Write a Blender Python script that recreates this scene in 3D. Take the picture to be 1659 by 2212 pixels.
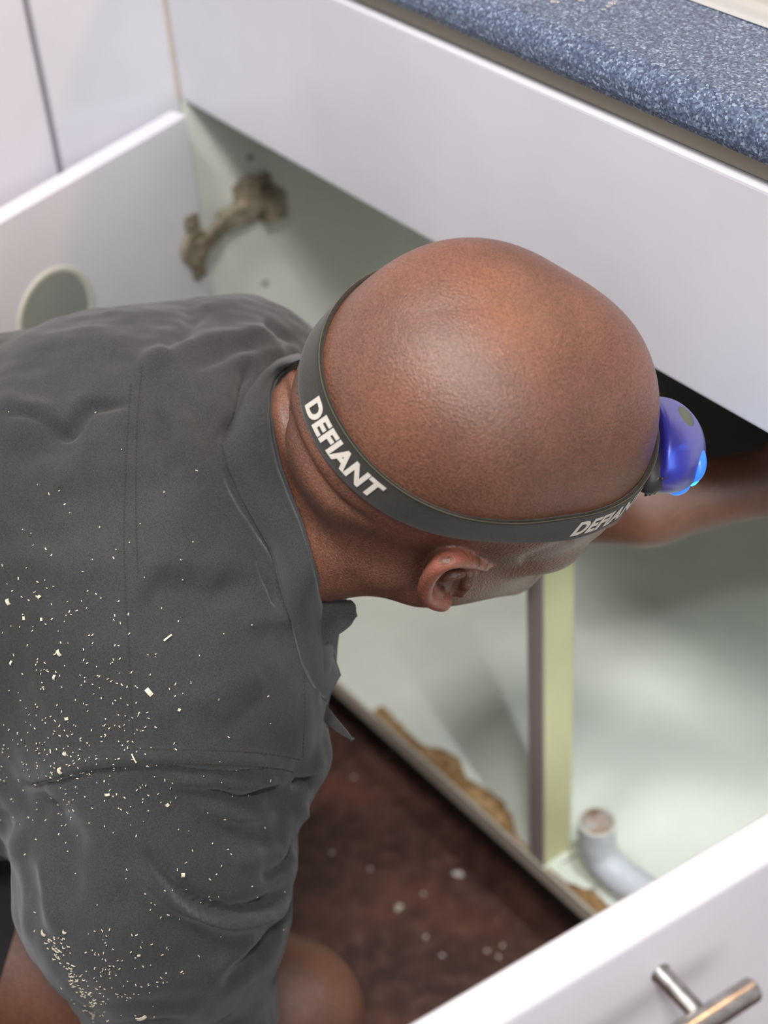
import bpy, bmesh, math, random
import numpy as np
from mathutils import Vector, Matrix
from mathutils.bvhtree import BVHTree

# ------------------------------------------------------------------ camera, world, lights, exposure
R = np.array([[0.60833621, -0.46518216, 0.64306502],
              [0.79110266, 0.42062951, -0.44410292],
              [-0.06390337, 0.77889433, 0.623891]])
C0 = np.array([1.1655, -0.633, 1.305])
FPX = 3519.575
PX, PY = 829.5, 1106.0
scene = bpy.context.scene
for o in list(bpy.data.objects):
    bpy.data.objects.remove(o)
COL = scene.collection
cam = bpy.data.cameras.new('camera')
cam_o = bpy.data.objects.new('camera', cam)
COL.objects.link(cam_o)
m4 = np.eye(4); m4[:3, :3] = R; m4[:3, 3] = C0
cam_o.matrix_world = Matrix(m4.tolist())
cam.sensor_fit = 'VERTICAL'
cam.sensor_height = 24.0
cam.lens = FPX * 24.0 / 2212.0
cam.clip_start = 0.02
cam.dof.use_dof = True
cam.dof.focus_distance = 0.90
cam.dof.aperture_fstop = 3.3
scene.camera = cam_o
scene.view_settings.view_transform = 'Standard'
scene.view_settings.look = 'None'
scene.view_settings.gamma = 1.0
scene.view_settings.use_curve_mapping = False
scene.view_settings.exposure = 0.0
scene.cycles.diffuse_bounces = 8
scene.cycles.max_bounces = 14
world = bpy.data.worlds.new('world'); scene.world = world
world.use_nodes = True
world.node_tree.nodes['Background'].inputs[0].default_value = (0.92, 0.93, 1.0, 1)
world.node_tree.nodes['Background'].inputs[1].default_value = 0.31

def area(name, loc, target, size, power, color=(1, 1, 1), sy=None):
    l = bpy.data.lights.new(name, 'AREA'); l.energy = power; l.color = color
    l.size = size
    if sy: l.shape = 'RECTANGLE'; l.size_y = sy
    o = bpy.data.objects.new(name, l); COL.objects.link(o)
    o.location = loc
    o.rotation_euler = (Vector(target) - Vector(loc)).to_track_quat('-Z', 'Y').to_euler()
    return o
area('overhead_light', (0.45, -0.80, 2.42), (0.45, -0.80, 0), 0.36, 24, (1.0, 0.985, 0.97), 0.25)
area('overhead_light', (1.60, -0.86, 2.42), (1.5, -0.86, 0), 0.36, 27, (1.0, 0.985, 0.97), 0.25)  # added overhead fill so light reaches the cabinet's left side panel
area('right_fill', (2.7, -0.75, 1.75), (0.3, -0.15, 0.5), 1.1, 15, (0.97, 0.98, 1.0), 1.0)  # added unseen fill from the right, brightening the faces turned that way
area('sink_lamp', (0.80, 0.50, 1.70), (0.60, -0.1, 0.8), 0.08, 3.0, (1.0, 0.55, 0.24))

# ------------------------------------------------------------------ small helpers
def ray(u, v): return R @ np.array([(u - PX) / FPX, -(v - PY) / FPX, -1.0])
def camp(u, v, t): return np.array([(u - PX) / FPX * t, -(v - PY) / FPX * t, -t])      # camera axes, metres
def cam2w(q): return np.asarray(q) @ R.T + C0
def topx(q):
    q = np.asarray(q); t = -q[:, 2]
    return np.stack([PX + FPX * q[:, 0] / t, PY - FPX * q[:, 1] / t], 1)
def onplane(u, v, axis, val):
    r = ray(u, v); return C0 + r * ((val - C0[axis]) / r[axis])

def tag(o, label=None, cat=None, group=None, kind=None):
    if label: o['label'] = label
    if cat: o['category'] = cat
    if group: o['group'] = group
    if kind: o['kind'] = kind
    return o
def empty(name, loc, label=None, cat=None, group=None, kind=None):
    o = bpy.data.objects.new(name, None); COL.objects.link(o); o.location = loc
    o.empty_display_size = 0.05
    return tag(o, label, cat, group, kind)
def wloc(o):
    p = np.zeros(3)
    while o is not None:
        p = p + np.array(o.location); o = o.parent
    return p
def mesh_obj(name, verts, faces, mat, parent=None, smooth=False):
    """verts in world coordinates; the object sits at its parent's origin"""
    off = wloc(parent) if parent is not None else np.zeros(3)
    v = np.asarray(verts, dtype=float) - off
    me = bpy.data.meshes.new(name)
    me.from_pydata(v.tolist(), [], [list(map(int, f)) for f in faces])
    me.validate(); me.update()
    o = bpy.data.objects.new(name, me); COL.objects.link(o)
    if parent is not None: o.parent = parent
    for m in (mat if isinstance(mat, (list, tuple)) else [mat]): me.materials.append(m)
    if smooth: me.polygons.foreach_set('use_smooth', [True] * len(me.polygons))
    return o
def bm_obj(name, bm, mat, parent=None, smooth=False, recenter=False):
    me = bpy.data.meshes.new(name)
    off = wloc(parent) if parent is not None else np.zeros(3)
    if recenter and parent is None:
        off = np.mean([v.co[:] for v in bm.verts], axis=0)
    bmesh.ops.translate(bm, verts=bm.verts, vec=Vector((-off).tolist()))
    bmesh.ops.recalc_face_normals(bm, faces=bm.faces)
    bm.to_mesh(me); bm.free()
    o = bpy.data.objects.new(name, me); COL.objects.link(o)
    if parent is not None: o.parent = parent
    elif recenter: o.location = off.tolist()
    for m in (mat if isinstance(mat, (list, tuple)) else [mat]): me.materials.append(m)
    if smooth: me.polygons.foreach_set('use_smooth', [True] * len(me.polygons))
    return o
def box_bm(x0, x1, y0, y1, z0, z1, bev=0.0015, seg=2, rot=None, pivot=None, bm=None):
    nb = bmesh.new()
    bmesh.ops.create_cube(nb, size=1)
    for v in nb.verts:
        v.co = Vector(((x0 + x1) / 2 + v.co.x * (x1 - x0), (y0 + y1) / 2 + v.co.y * (y1 - y0), (z0 + z1) / 2 + v.co.z * (z1 - z0)))
    if bev: bmesh.ops.bevel(nb, geom=nb.edges[:], offset=bev, segments=seg, affect='EDGES', profile=0.6)
    if rot is not None:
        bmesh.ops.rotate(nb, verts=nb.verts, cent=Vector(pivot), matrix=Matrix.Rotation(rot, 3, 'Z'))
    if bm is not None:
        me = bpy.data.meshes.new('tmp'); nb.to_mesh(me); nb.free(); bm.from_mesh(me); bpy.data.meshes.remove(me); return bm
    return nb
def tube_geo(path, radii, n=20, cap=True):
    P = [np.array(p, float) for p in path]; V = []; F = []
    if np.isscalar(radii): radii = [radii] * len(P)
    T = [P[min(i + 1, len(P) - 1)] - P[max(i - 1, 0)] for i in range(len(P))]
    T = [t / np.linalg.norm(t) for t in T]
    a = np.array([0, 0, 1.0]) if abs(T[0][2]) < .9 else np.array([1.0, 0, 0])
    nrm = np.cross(T[0], a); nrm /= np.linalg.norm(nrm)
    for i, p in enumerate(P):
        nrm = nrm - (nrm @ T[i]) * T[i]; nrm /= np.linalg.norm(nrm); b = np.cross(T[i], nrm)
        for k in range(n):
            an = 2 * math.pi * k / n
            V.append(p + radii[i] * (math.cos(an) * nrm + math.sin(an) * b))
    for i in range(len(P) - 1):
        for k in range(n):
            F.append((i * n + k, i * n + (k + 1) % n, (i + 1) * n + (k + 1) % n, (i + 1) * n + k))
    if cap:
        F.append(tuple(range(n))[::-1]); F.append(tuple((len(P) - 1) * n + k for k in range(n)))
    return V, F
def merge(parts):
    V = []; F = []
    for v, f in parts:
        o = len(V); V += [list(map(float, x)) for x in v]; F += [tuple(i + o for i in q) for q in f]
    return V, F

# ------------------------------------------------------------------ materials
def srgb(r, g, b):
    return tuple(((c / 255) / 12.92 if c / 255 <= .04045 else (((c / 255) + .055) / 1.055) ** 2.4) for c in (r, g, b)) + (1,)
def base_mat(name, col, rough=.5, metal=0.0, spec=None):
    m = bpy.data.materials.new(name); m.use_nodes = True
    b = m.node_tree.nodes['Principled BSDF']
    b.inputs['Base Color'].default_value = col
    b.inputs['Roughness'].default_value = rough
    b.inputs['Metallic'].default_value = metal
    if spec is not None: b.inputs['Specular IOR Level'].default_value = spec
    return m, m.node_tree, b
def coords(nt, scale=(1, 1, 1)):
    tc = nt.nodes.new('ShaderNodeTexCoord'); mp = nt.nodes.new('ShaderNodeMapping')
    mp.inputs['Scale'].default_value = scale
    nt.links.new(tc.outputs['Object'], mp.inputs['Vector']); return mp.outputs['Vector']
def noise(nt, vec, scale, detail=4, rough=.55):
    n = nt.nodes.new('ShaderNodeTexNoise'); n.inputs['Scale'].default_value = scale
    n.inputs['Detail'].default_value = detail; n.inputs['Roughness'].default_value = rough
    nt.links.new(vec, n.inputs['Vector']); return n.outputs['Fac']
def ramp(nt, fac, stops):
    r = nt.nodes.new('ShaderNodeValToRGB'); e = r.color_ramp.elements
    while len(e) < len(stops): e.new(.5)
    for i, (p, c) in enumerate(stops): e[i].position = p; e[i].color = c
    nt.links.new(fac, r.inputs['Fac']); return r.outputs['Color']
def mixc(nt, fac, a, b, mode='MIX'):
    m = nt.nodes.new('ShaderNodeMix'); m.data_type = 'RGBA'; m.blend_type = mode
    for s, val in ((0, fac), (6, a), (7, b)):
        if hasattr(val, 'is_output'): nt.links.new(val, m.inputs[s])
        else: m.inputs[s].default_value = val
    return m.outputs[2]
def bump(nt, b, h, strength, dist, prev=None):
    n = nt.nodes.new('ShaderNodeBump'); n.inputs['Strength'].default_value = strength; n.inputs['Distance'].default_value = dist
    nt.links.new(h, n.inputs['Height'])
    if prev is not None: nt.links.new(prev, n.inputs['Normal'])
    nt.links.new(n.outputs['Normal'], b.inputs['Normal']); return n.outputs['Normal']

def white_panel(name, col, rough=.32, dirt=.0):
    m, nt, b = base_mat(name, col, rough)
    v = coords(nt)
    f = noise(nt, v, 5, 5)
    c2 = tuple(x * (.90 - dirt) for x in col[:3]) + (1,)
    nt.links.new(ramp(nt, f, [(.35, c2), (.62, col)]), b.inputs['Base Color'])
    bump(nt, b, noise(nt, v, 260, 2), .04, .0005)
    return m
M = {}
M['front'] = white_panel('white_laminate', srgb(228, 226, 232))
M['door'] = white_panel('white_door_gloss', srgb(236, 233, 238), .22)
M['inner'] = white_panel('inner_melamine', srgb(240, 242, 232), .45, .03)
M['floor_panel'] = white_panel('cabinet_floor_melamine', srgb(236, 239, 228), .38, .03)
M['edge'] = white_panel('raw_edge', srgb(204, 192, 174), .7, .1)
M['stile_front'] = white_panel('stile_edge', srgb(168, 152, 148), .5)
M['stile_side'] = white_panel('stile_cream', srgb(222, 218, 168), .5, .05)
M['dark_gap'], _, _ = base_mat('dark_gap', srgb(60, 56, 52), .8)
M['rail'] = white_panel('rail_beige', srgb(168, 160, 142), .6)
M['caulk'] = white_panel('caulk', srgb(214, 196, 178), .6)

m, nt, b = base_mat('chipboard', srgb(150, 112, 70), .9)
v = coords(nt); f = noise(nt, v, 90, 6, .7)
nt.links.new(ramp(nt, f, [(.3, srgb(112, 78, 48)), (.5, srgb(158, 120, 78)), (.7, srgb(196, 164, 122))]), b.inputs['Base Color'])
bump(nt, b, f, .6, .002); M['chip'] = m

m, nt, b = base_mat('dark_floor', srgb(58, 40, 34), .5)
v = coords(nt); f = noise(nt, v, 9, 8, .65); f2 = noise(nt, v, 60, 4)
c = ramp(nt, f, [(.3, srgb(58, 42, 37)), (.52, srgb(86, 58, 48)), (.72, srgb(122, 78, 64))])
c2 = ramp(nt, f2, [(.45, (0, 0, 0, 1)), (.8, (1, 1, 1, 1))])
nt.links.new(mixc(nt, c2, c, srgb(120, 84, 74)), b.inputs['Base Color'])
bump(nt, b, f2, .25, .001); M['floor'] = m

m, nt, b = base_mat('blue_speckled_laminate', srgb(70, 84, 112), .33)
v = coords(nt)
vo = nt.nodes.new('ShaderNodeTexVoronoi'); vo.inputs['Scale'].default_value = 780; nt.links.new(v, vo.inputs['Vector'])
sp = nt.nodes.new('ShaderNodeSeparateColor'); nt.links.new(vo.outputs['Color'], sp.inputs[0])
nt.links.new(ramp(nt, sp.outputs[0], [(.0, srgb(62, 70, 90)), (.35, srgb(76, 88, 112)), (.6, srgb(92, 106, 132)), (.85, srgb(112, 126, 148)), (1, srgb(158, 172, 190))]), b.inputs['Base Color'])
bump(nt, b, noise(nt, v, 600, 2), .6, .0006); M['counter'] = m

m, nt, b = base_mat('brushed_steel', srgb(176, 172, 168), .30, 1.0)
v = coords(nt, (1, 1, 1)); f = noise(nt, v, 700, 3)
nt.links.new(ramp(nt, noise(nt, v, 160, 5), [(.3, srgb(150, 144, 138)), (.6, srgb(196, 192, 188))]), b.inputs['Base Color'])
bump(nt, b, f, .12, .0003); M['steel'] = m
m, nt, b = base_mat('nickel_hinge', srgb(118, 106, 88), .5, .4); M['hinge'] = m
nt.links.new(ramp(nt, noise(nt, coords(nt), 90, 4), [(.35, srgb(132, 122, 104)), (.65, srgb(176, 164, 142))]), b.inputs['Base Color'])
m, nt, b = base_mat('sink_steel', srgb(225, 222, 218), .35, .6); M['sink'] = m
m, nt, b = base_mat('sink_dark', srgb(52, 52, 50), .85); M['sink_under'] = m  # dark matte tone for the bowl underside and the body below it
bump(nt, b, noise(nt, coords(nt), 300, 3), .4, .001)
m, nt, b = base_mat('pvc_grey', srgb(188, 190, 194), .28); M['pvc'] = m
nt.links.new(ramp(nt, noise(nt, coords(nt), 60, 5), [(.3, srgb(206, 208, 212)), (.7, srgb(224, 226, 230))]), b.inputs['Base Color'])
m, nt, b = base_mat('pvc_stained', srgb(160, 134, 112), .7); M['pvc_in'] = m
nt.links.new(ramp(nt, noise(nt, coords(nt), 55, 4), [(.35, srgb(140, 112, 92)), (.5, srgb(172, 152, 138)), (.65, srgb(186, 182, 176))]), b.inputs['Base Color'])
m, nt, b = base_mat('water', (1, 1, 1, 1), .03); b.inputs['Transmission Weight'].default_value = 1; b.inputs['IOR'].default_value = 1.33; M['water'] = m
m, nt, b = base_mat('wall_paint', srgb(226, 222, 218), .7); M['wall'] = m
bump(nt, b, noise(nt, coords(nt), 120, 3), .1, .001)
m, nt, b = base_mat('disc_grey', srgb(150, 155, 146), .6); M['disc'] = m
m, nt, b = base_mat('ring_cream', srgb(214, 212, 198), .5); M['ring'] = m

# skin
m, nt, b = base_mat('skin', srgb(134, 88, 66), .42)
v = coords(nt)
big = noise(nt, v, 14, 4); fine = noise(nt, v, 800, 4, .8)
vo = nt.nodes.new('ShaderNodeTexVoronoi'); vo.inputs['Scale'].default_value = 760; nt.links.new(v, vo.inputs['Vector'])
c = ramp(nt, big, [(.3, srgb(106, 69, 53)), (.5, srgb(125, 82, 63)), (.72, srgb(144, 93, 70))])
c2 = ramp(nt, fine, [(.34, (.42, .40, .39, 1)), (.56, (1.0, 1.0, 1.0, 1)), (.74, (1.5, 1.5, 1.55, 1))])
at = nt.nodes.new('ShaderNodeAttribute'); at.attribute_name = 'flush'
cs_ = mixc(nt, 1.0, c, c2, 'MULTIPLY')
nt.links.new(mixc(nt, at.outputs['Fac'], cs_, srgb(176, 104, 86)), b.inputs['Base Color'])
nt.links.new(ramp(nt, fine, [(.3, (.42, .42, .42, 1)), (.7, (.25, .25, .25, 1))]), b.inputs['Roughness'])
b.inputs['Subsurface Weight'].default_value = .06; b.inputs['Subsurface Radius'].default_value = (.008, .004, .002)
b.inputs['Subsurface Scale'].default_value = .5
n1 = bump(nt, b, vo.outputs['Distance'], .38, .0006)
bump(nt, b, fine, .42, .0006, n1)
b.inputs['Specular IOR Level'].default_value = .75
M['skin'] = m
m, nt, b = base_mat('ear_skin', srgb(168, 98, 80), .38); b.inputs['Subsurface Weight'].default_value = .15
b.inputs['Subsurface Radius'].default_value = (.01, .004, .002)
nt.links.new(ramp(nt, noise(nt, coords(nt), 60, 3), [(.35, srgb(146, 88, 70)), (.65, srgb(180, 108, 90))]), b.inputs['Base Color'])
bump(nt, b, noise(nt, coords(nt), 900, 2), .25, .0004); M['ear'] = m

def cloth(name, lo, hi, dust=True):
    m, nt, b = base_mat(name, lo, .92, 0, .15)
    v = coords(nt)
    f = noise(nt, v, 7, 5); w = noise(nt, v, 1300, 2, .8)
    c = ramp(nt, f, [(.35, lo), (.68, hi)])
    c = mixc(nt, 1.0, c, ramp(nt, w, [(.35, (.72, .72, .72, 1)), (.65, (1.2, 1.2, 1.2, 1))]), 'MULTIPLY')
    nt.links.new(c, b.inputs['Base Color'])
    b.inputs['Sheen Weight'].default_value = .25; b.inputs['Sheen Roughness'].default_value = .5
    bump(nt, b, w, .5, .0006)
    return m
M['shirt'] = cloth('charcoal_twill', srgb(57, 57, 56), srgb(69, 69, 71))
M['shorts'] = cloth('dark_shorts', srgb(46, 45, 46), srgb(56, 55, 56))
M['thread'], _, _ = base_mat('thread', srgb(58, 54, 50), .9)
M['strap'] = cloth('strap_elastic', srgb(44, 41, 36), srgb(52, 48, 42))
M['strap_edge'], _, _ = base_mat('strap_edge', srgb(92, 86, 66), .7)
M['print'], _, _ = base_mat('strap_print', srgb(226, 216, 204), .6)
m, nt, b = base_mat('shaving', srgb(226, 214, 190), .8); M['shaving'] = m
m, nt, b = base_mat('blue_plastic', srgb(54, 50, 158), .36); b.inputs['Transmission Weight'].default_value = .25
b.inputs['Subsurface Weight'].default_value = .3; M['lamp_blue'] = m
m, nt, b = base_mat('lamp_button', srgb(100, 102, 88), .55); M['lamp_button'] = m
bump(nt, b, noise(nt, coords(nt), 700, 2), .5, .001)
m, nt, b = base_mat('lamp_black', srgb(52, 50, 54), .4); M['lamp_black'] = m
m, nt, b = base_mat('led_glow', (0, 0, 0, 1), .3); b.inputs['Emission Color'].default_value = (.02, .55, 1.0, 1)
b.inputs['Emission Strength'].default_value = 4.0; M['led'] = m
m, nt, b = base_mat('blue_glow', srgb(60, 90, 220), .3); b.inputs['Emission Color'].default_value = (.02, .26, 1.0, 1)
b.inputs['Emission Strength'].default_value = .8; M['glow'] = m

# ------------------------------------------------------------------ structure
tag(bm_obj('floor', box_bm(-1.6, 2.2, -2.4, .75, -.05, 0, 0), M['floor']), 'dark brown worn floor scattered with chips and dust', kind='structure')
tag(bm_obj('wall_back', box_bm(-1.6, 2.2, .62, .70, 0, 2.6, 0), M['wall']), 'plain pale wall behind the worktop', kind='structure')
tag(bm_obj('wall_left', box_bm(-.70, -.62, -2.4, .62, 0, 2.6, 0), M['wall']), 'plain pale wall at the left end', kind='structure')

# ------------------------------------------------------------------ base cabinet under the sink
W = 0.868; ZF = .127; ZT = .72; DEP = .56
cab = empty('sink_cabinet', (0.43, .28, 0), 'white sink base cabinet, doors open, dark-gapped counter above and chipped bottom edge', 'cabinet')
bm_obj('false_front', box_bm(-.004, 1.30, -.001, .017, ZT, .875, .003, 3), M['front'], cab)
bm_obj('top_rail', box_bm(-.004, 1.29, .006, .02, .8755, .8905, .0008), M['rail'], cab)
bm_obj('side_panel', box_bm(-.018, 0, -.0005, DEP, .10, .8905, .001), M['inner'], cab)
bm_obj('side_panel', box_bm(W, W + .018, .001, DEP, .10, .8905, .001), M['inner'], cab)
bm_obj('back_panel', box_bm(0, W, DEP - .012, DEP, ZF, .8905, .001), M['inner'], cab)
bm_obj('bottom_panel', box_bm(0, W, .0008, DEP - .012, .109, ZF, .0008), M['floor_panel'], cab)
tag(bm_obj('bottom_edge', box_bm(0, W, -.002, .0008, .108, .1275, .0006), M['edge'], cab), 'grey-beige raw front edge of the cabinet bottom')
bm_obj('plinth', box_bm(0, W, .045, .06, 0, .108, .001), M['dark_gap'], cab)
st = bm_obj('centre_stile', box_bm(.4375, .4555, .002, .034, ZF, ZT + .02, .0012), M['stile_side'], cab)
bm_obj('stile_face', box_bm(.4373, .4557, -.0004, .0022, ZF, ZT, .0006), M['stile_front'], st)  # narrow front face, darker and browner than the stile's side
# peeled chipboard along the bottom's front edge (two stretches)
def chip_patch(pxs, z):
    pts = [onplane(u, v, 2, z) for u, v in pxs]
    rnd = random.Random(4)
    dense = []
    for a, b_ in zip(pts[:-1], pts[1:]):
        n = max(2, int(np.linalg.norm(b_ - a) / .004))
        for i in range(n):
            p = a + (b_ - a) * i / n; dense.append(p + np.array([rnd.uniform(-.0006, .0006), rnd.uniform(-.001, .001), 0]))
    dense.append(pts[-1])
    V = []; F = []
    for p in dense:
        yb = max(p[1], .0025)
        for k, fr in enumerate((0, .35, .7, 1.0)):
            V.append((p[0], .0004 + (yb - .0004) * fr, ZF + (.0022 + rnd.uniform(-.0007, .0009)) * (1 if k < 3 else .05)))
    for i in range(len(dense) - 1):
        for k in range(3): F.append((i * 4 + k, i * 4 + k + 1, (i + 1) * 4 + k + 1, (i + 1) * 4 + k))
    return V, F
for pl in ([(830, 1525), (880, 1580), (915, 1610), (960, 1618), (995, 1640), (1005, 1675), (1050, 1705), (1085, 1730), (1108, 1765), (1115, 1800), (1150, 1842)],
           [(1185, 1875), (1215, 1900), (1250, 1915), (1285, 1925), (1305, 1945), (1345, 1990)]):
    V, F = chip_patch(pl, ZF)
    tag(mesh_obj('peeled_chipboard', V, F, M['chip'], cab), 'swollen brown chipboard where the edge has peeled')

# left door, swung about 74 degrees open
ax = math.radians(-90 + 15.9)
D1 = (.0215, -.012)
ldoor = bm_obj('door', box_bm(D1[0], D1[0] + .43, D1[1] - .018, D1[1], .135, ZT - .002, .0022, 3, ax, (D1[0], D1[1], 0)), M['door'], cab)
def ldp(s, n, z):   # s along the door from hinge, n out of the inner face, z
    d = np.array([math.cos(ax), math.sin(ax)]); nn = np.array([-d[1], d[0]])
    return np.array([D1[0] + d[0] * s + nn[0] * n, D1[1] + d[1] * s + nn[1] * n, z])
# flat grey disc inside a thin raised pale rim on the inner face
cs, cz = .181, .616
V = []; F = []; NN = 48
prof = [(.0425, .0001), (.0415, .0012), (.0375, .0012), (.0365, .0004)]
for r_, n_ in prof:
    for k in range(NN):
        a = 2 * math.pi * k / NN; V.append(ldp(cs + r_ * math.cos(a), n_, cz + r_ * math.sin(a)))
for i in range(3):
    for k in range(NN): F.append((i * NN + k, i * NN + (k + 1) % NN, (i + 1) * NN + (k + 1) % NN, (i + 1) * NN + k))
rim = mesh_obj('round_rim', V, F, M['ring'], ldoor, True)
V = [ldp(cs + .0366 * math.cos(2 * math.pi * k / NN), .0005, cz + .0366 * math.sin(2 * math.pi * k / NN)) for k in range(NN)]
V2 = [ldp(cs + .036 * math.cos(2 * math.pi * k / NN), .0007, cz + .036 * math.sin(2 * math.pi * k / NN)) for k in range(NN)]
mesh_obj('round_plate', V + V2, [tuple(range(NN, 2 * NN))] + [(k, (k + 1) % NN, NN + (k + 1) % NN, NN + k) for k in range(NN)], M['disc'], ldoor)
# concealed hinge: cup plate on the door, arm, mounting plate on the cabinet side
def obox(c, ex, ey, ez, hx, hy, hz, bev=.001):
    nb = bmesh.new(); bmesh.ops.create_cube(nb, size=2)
    bmm = Matrix((ex, ey, ez)).transposed()
    for v_ in nb.verts: v_.co = Vector((v_.co.x * hx, v_.co.y * hy, v_.co.z * hz))
    bmesh.ops.bevel(nb, geom=nb.edges[:], offset=bev, segments=2, affect='EDGES')
    for v_ in nb.verts: v_.co = Vector(c) + bmm @ v_.co
    me = bpy.data.meshes.new('t'); nb.to_mesh(me); nb.free()
    V = [v_.co[:] for v_ in me.vertices]; F = [tuple(p.vertices) for p in me.polygons]; bpy.data.meshes.remove(me); return V, F
dd = np.array([math.cos(ax), math.sin(ax), 0]); dn = np.array([-dd[1], dd[0], 0]); zz = np.array([0, 0, 1.])
hz = .599
parts = [obox(ldp(.015, .0025, hz), dd, dn, zz, .008, .0022, .031),
         tube_geo([ldp(.017, .001, hz), ldp(.017, .007, hz)], .0165, 28),
         tube_geo([ldp(.018, .002, hz + .024), ldp(.018, .0065, hz + .024)], .004, 12),
         tube_geo([ldp(.018, .002, hz - .024), ldp(.018, .0065, hz - .024)], .004, 12)]
V, F = merge(parts); mesh_obj('hinge_cup', V, F, M['hinge'], ldoor)
a0 = ldp(.018, .010, hz); a1 = np.array([.012, .018, hz + .002]); a2 = np.array([.013, .064, hz + .010])
dirA = (a1 - a0) / np.linalg.norm(a1 - a0)
def stick(p, q, w, h):
    p = np.array(p, float); q = np.array(q, float); e = (q - p); L = np.linalg.norm(e); e /= L
    ey = np.cross(zz, e); ey /= np.linalg.norm(ey); ez = np.cross(e, ey)
    return obox((p + q) / 2, e, ey, ez, L / 2, w, h)
parts = [stick(a0, a1, .004, .0075), stick(a1 - [.0, .006, 0], a2, .006, .0085), stick([.004, .034, hz + .008], [.004, .074, hz + .008], .0035, .020),
         obox((.012, .046, hz + .024), (1, 0, 0), (0, 1, 0), (0, 0, 1), .007, .008, .010),
         tube_geo([(.018, .048, hz + .010), (.022, .048, hz + .010)], .0045, 12), tube_geo([(.018, .062, hz + .010), (.022, .062, hz + .010)], .0045, 12),
         obox((.012, .067, hz + .001), (1, 0, 0), (0, 1, 0), (0, 0, 1), .009, .012, .014)]
V, F = merge(parts); mesh_obj('hinge_arm', V, F, M['hinge'], cab)
# screw caps on the side panel
for (u, v_) in ((540, 340), (572, 612)):
    p = onplane(u, v_, 0, .0); V, F = tube_geo([(0.0, p[1], p[2]), (.0009, p[1], p[2])], .0032, 14)
    mesh_obj('screw_cap', V, F, M['disc'], cab)

# right door, open about 85 degrees, with bar handle on the outer face
ay = math.radians(-90 - 5.3)
D2 = (.8735, -.0125)
rd = bm_obj('door', box_bm(D2[0], D2[0] + .43, D2[1], D2[1] + .022, .135, ZT, .006, 5, ay, (D2[0], D2[1], 0)), M['door'], cab, True)
rd.data.polygons.foreach_set('use_smooth', [True] * len(rd.data.polygons))
e2 = np.array([math.cos(ay), math.sin(ay), 0]); n2 = np.array([-e2[1], e2[0], 0])
HO, HS, HZ = .030, .2866, .685
Bd = np.array([D2[0], D2[1], 0]) + n2 * .022
def rdp(s, n, z): return Bd + e2 * s + n2 * n + np.array([0, 0, z])
def cap_tube(a, b_, r, n=28, ch=.0012):
    a = np.array(a, float); b_ = np.array(b_, float); d = (b_ - a) / np.linalg.norm(b_ - a)
    return tube_geo([a, a + d * ch * .3, a + d * ch, b_ - d * ch, b_ - d * ch * .3, b_], [r - ch, r - ch * .3, r, r, r - ch * .3, r - ch], n)
parts = [cap_tube(rdp(.258, HO, HZ), rdp(.258 + .184, HO, HZ), .0058, 32, .0016)]
for s in (HS, HS + .128):
    parts += [tube_geo([rdp(s, 0, HZ), rdp(s, .0009, HZ), rdp(s, .0010, HZ), rdp(s, HO - .003, HZ)], [.0050, .0050, .0043, .0043], 28)]
V, F = merge(parts)
hd = mesh_obj('bar_handle', V, F, M['steel'], rd, True)

# ------------------------------------------------------------------ worktop with rolled front edge, sink, water
wt = empty('worktop', (.45, .28, .93), 'blue speckled laminate worktop with rounded front edge', 'worktop')
ZT2 = .918; yf = -.008; th = .027
prof = [(.60, ZT2 - th), (.016, ZT2 - th), (yf + .008, ZT2 - th), (yf + .002, ZT2 - th + .002), (yf, ZT2 - th + .007)]
for i in range(25):
    a = math.pi / 2 * i / 24; prof.append((yf + .015 - .015 * math.cos(a), ZT2 - .015 + .015 * math.sin(a)))
YS = .095
prof += [(YS, ZT2), (YS, ZT2 - th + .001)]
NX = 2; V = []; F = []
xs = (-.62, 1.6)
for x in xs:
    for (y, z) in prof[1:]: V.append((x, y, z))
npf = len(prof) - 1
for k in range(npf): F.append((k, (k + 1) % npf, npf + (k + 1) % npf, npf + k))
F.append(tuple(range(npf))[::-1]); F.append(tuple(range(npf, 2 * npf)))
mesh_obj('front_slab', V, F, M['counter'], wt)
bm_obj('rear_slab', box_bm(-.62, 1.6, .50, .62, ZT2 - th, ZT2, .001), M['counter'], wt)
bm_obj('left_slab', box_bm(-.62, -.02, YS, .50, ZT2 - th, ZT2, .001), M['counter'], wt)
bm_obj('side_slab', box_bm(-.62, -.0075, -1.9, -.0085, ZT2 - th, ZT2, .002), M['counter'], wt)
# sink: flanged tray with bowl and dark underside
sk = empty('inset_sink', (.55, .29, ZT2), 'pale steel inset sink set behind the blue worktop edge', 'sink')
def ringpts(x0, x1, y0, y1, r, z, n=6):
    P = []
    for (cx, cy, a0) in ((x1 - r, y1 - r, 0), (x0 + r, y1 - r, 90), (x0 + r, y0 + r, 180), (x1 - r, y0 + r, 270)):
        for i in range(n + 1):
            a = math.radians(a0 + 90 * i / n); P.append((cx + r * math.cos(a), cy + r * math.sin(a), z))
    return P
rings = [ringpts(.10, 1.10, .083, .52, .02, ZT2 + .0006), ringpts(.102, 1.098, .085, .518, .02, ZT2 + .004), ringpts(.18, .62, .115, .48, .04, ZT2 + .003),
         ringpts(.185, .615, .12, .475, .04, ZT2 - .01), ringpts(.20, .60, .135, .46, .05, ZT2 - .16), ringpts(.30, .50, .22, .38, .05, ZT2 - .165)]
n = len(rings[0]); V = sum(rings, []); F = []
for i in range(5):
    for k in range(n): F.append((i * n + k, i * n + (k + 1) % n, (i + 1) * n + (k + 1) % n, (i + 1) * n + k))
F.append(tuple(5 * n + k for k in range(n)))
mesh_obj('sink_tray', V, F, M['sink'], sk, True)
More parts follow.
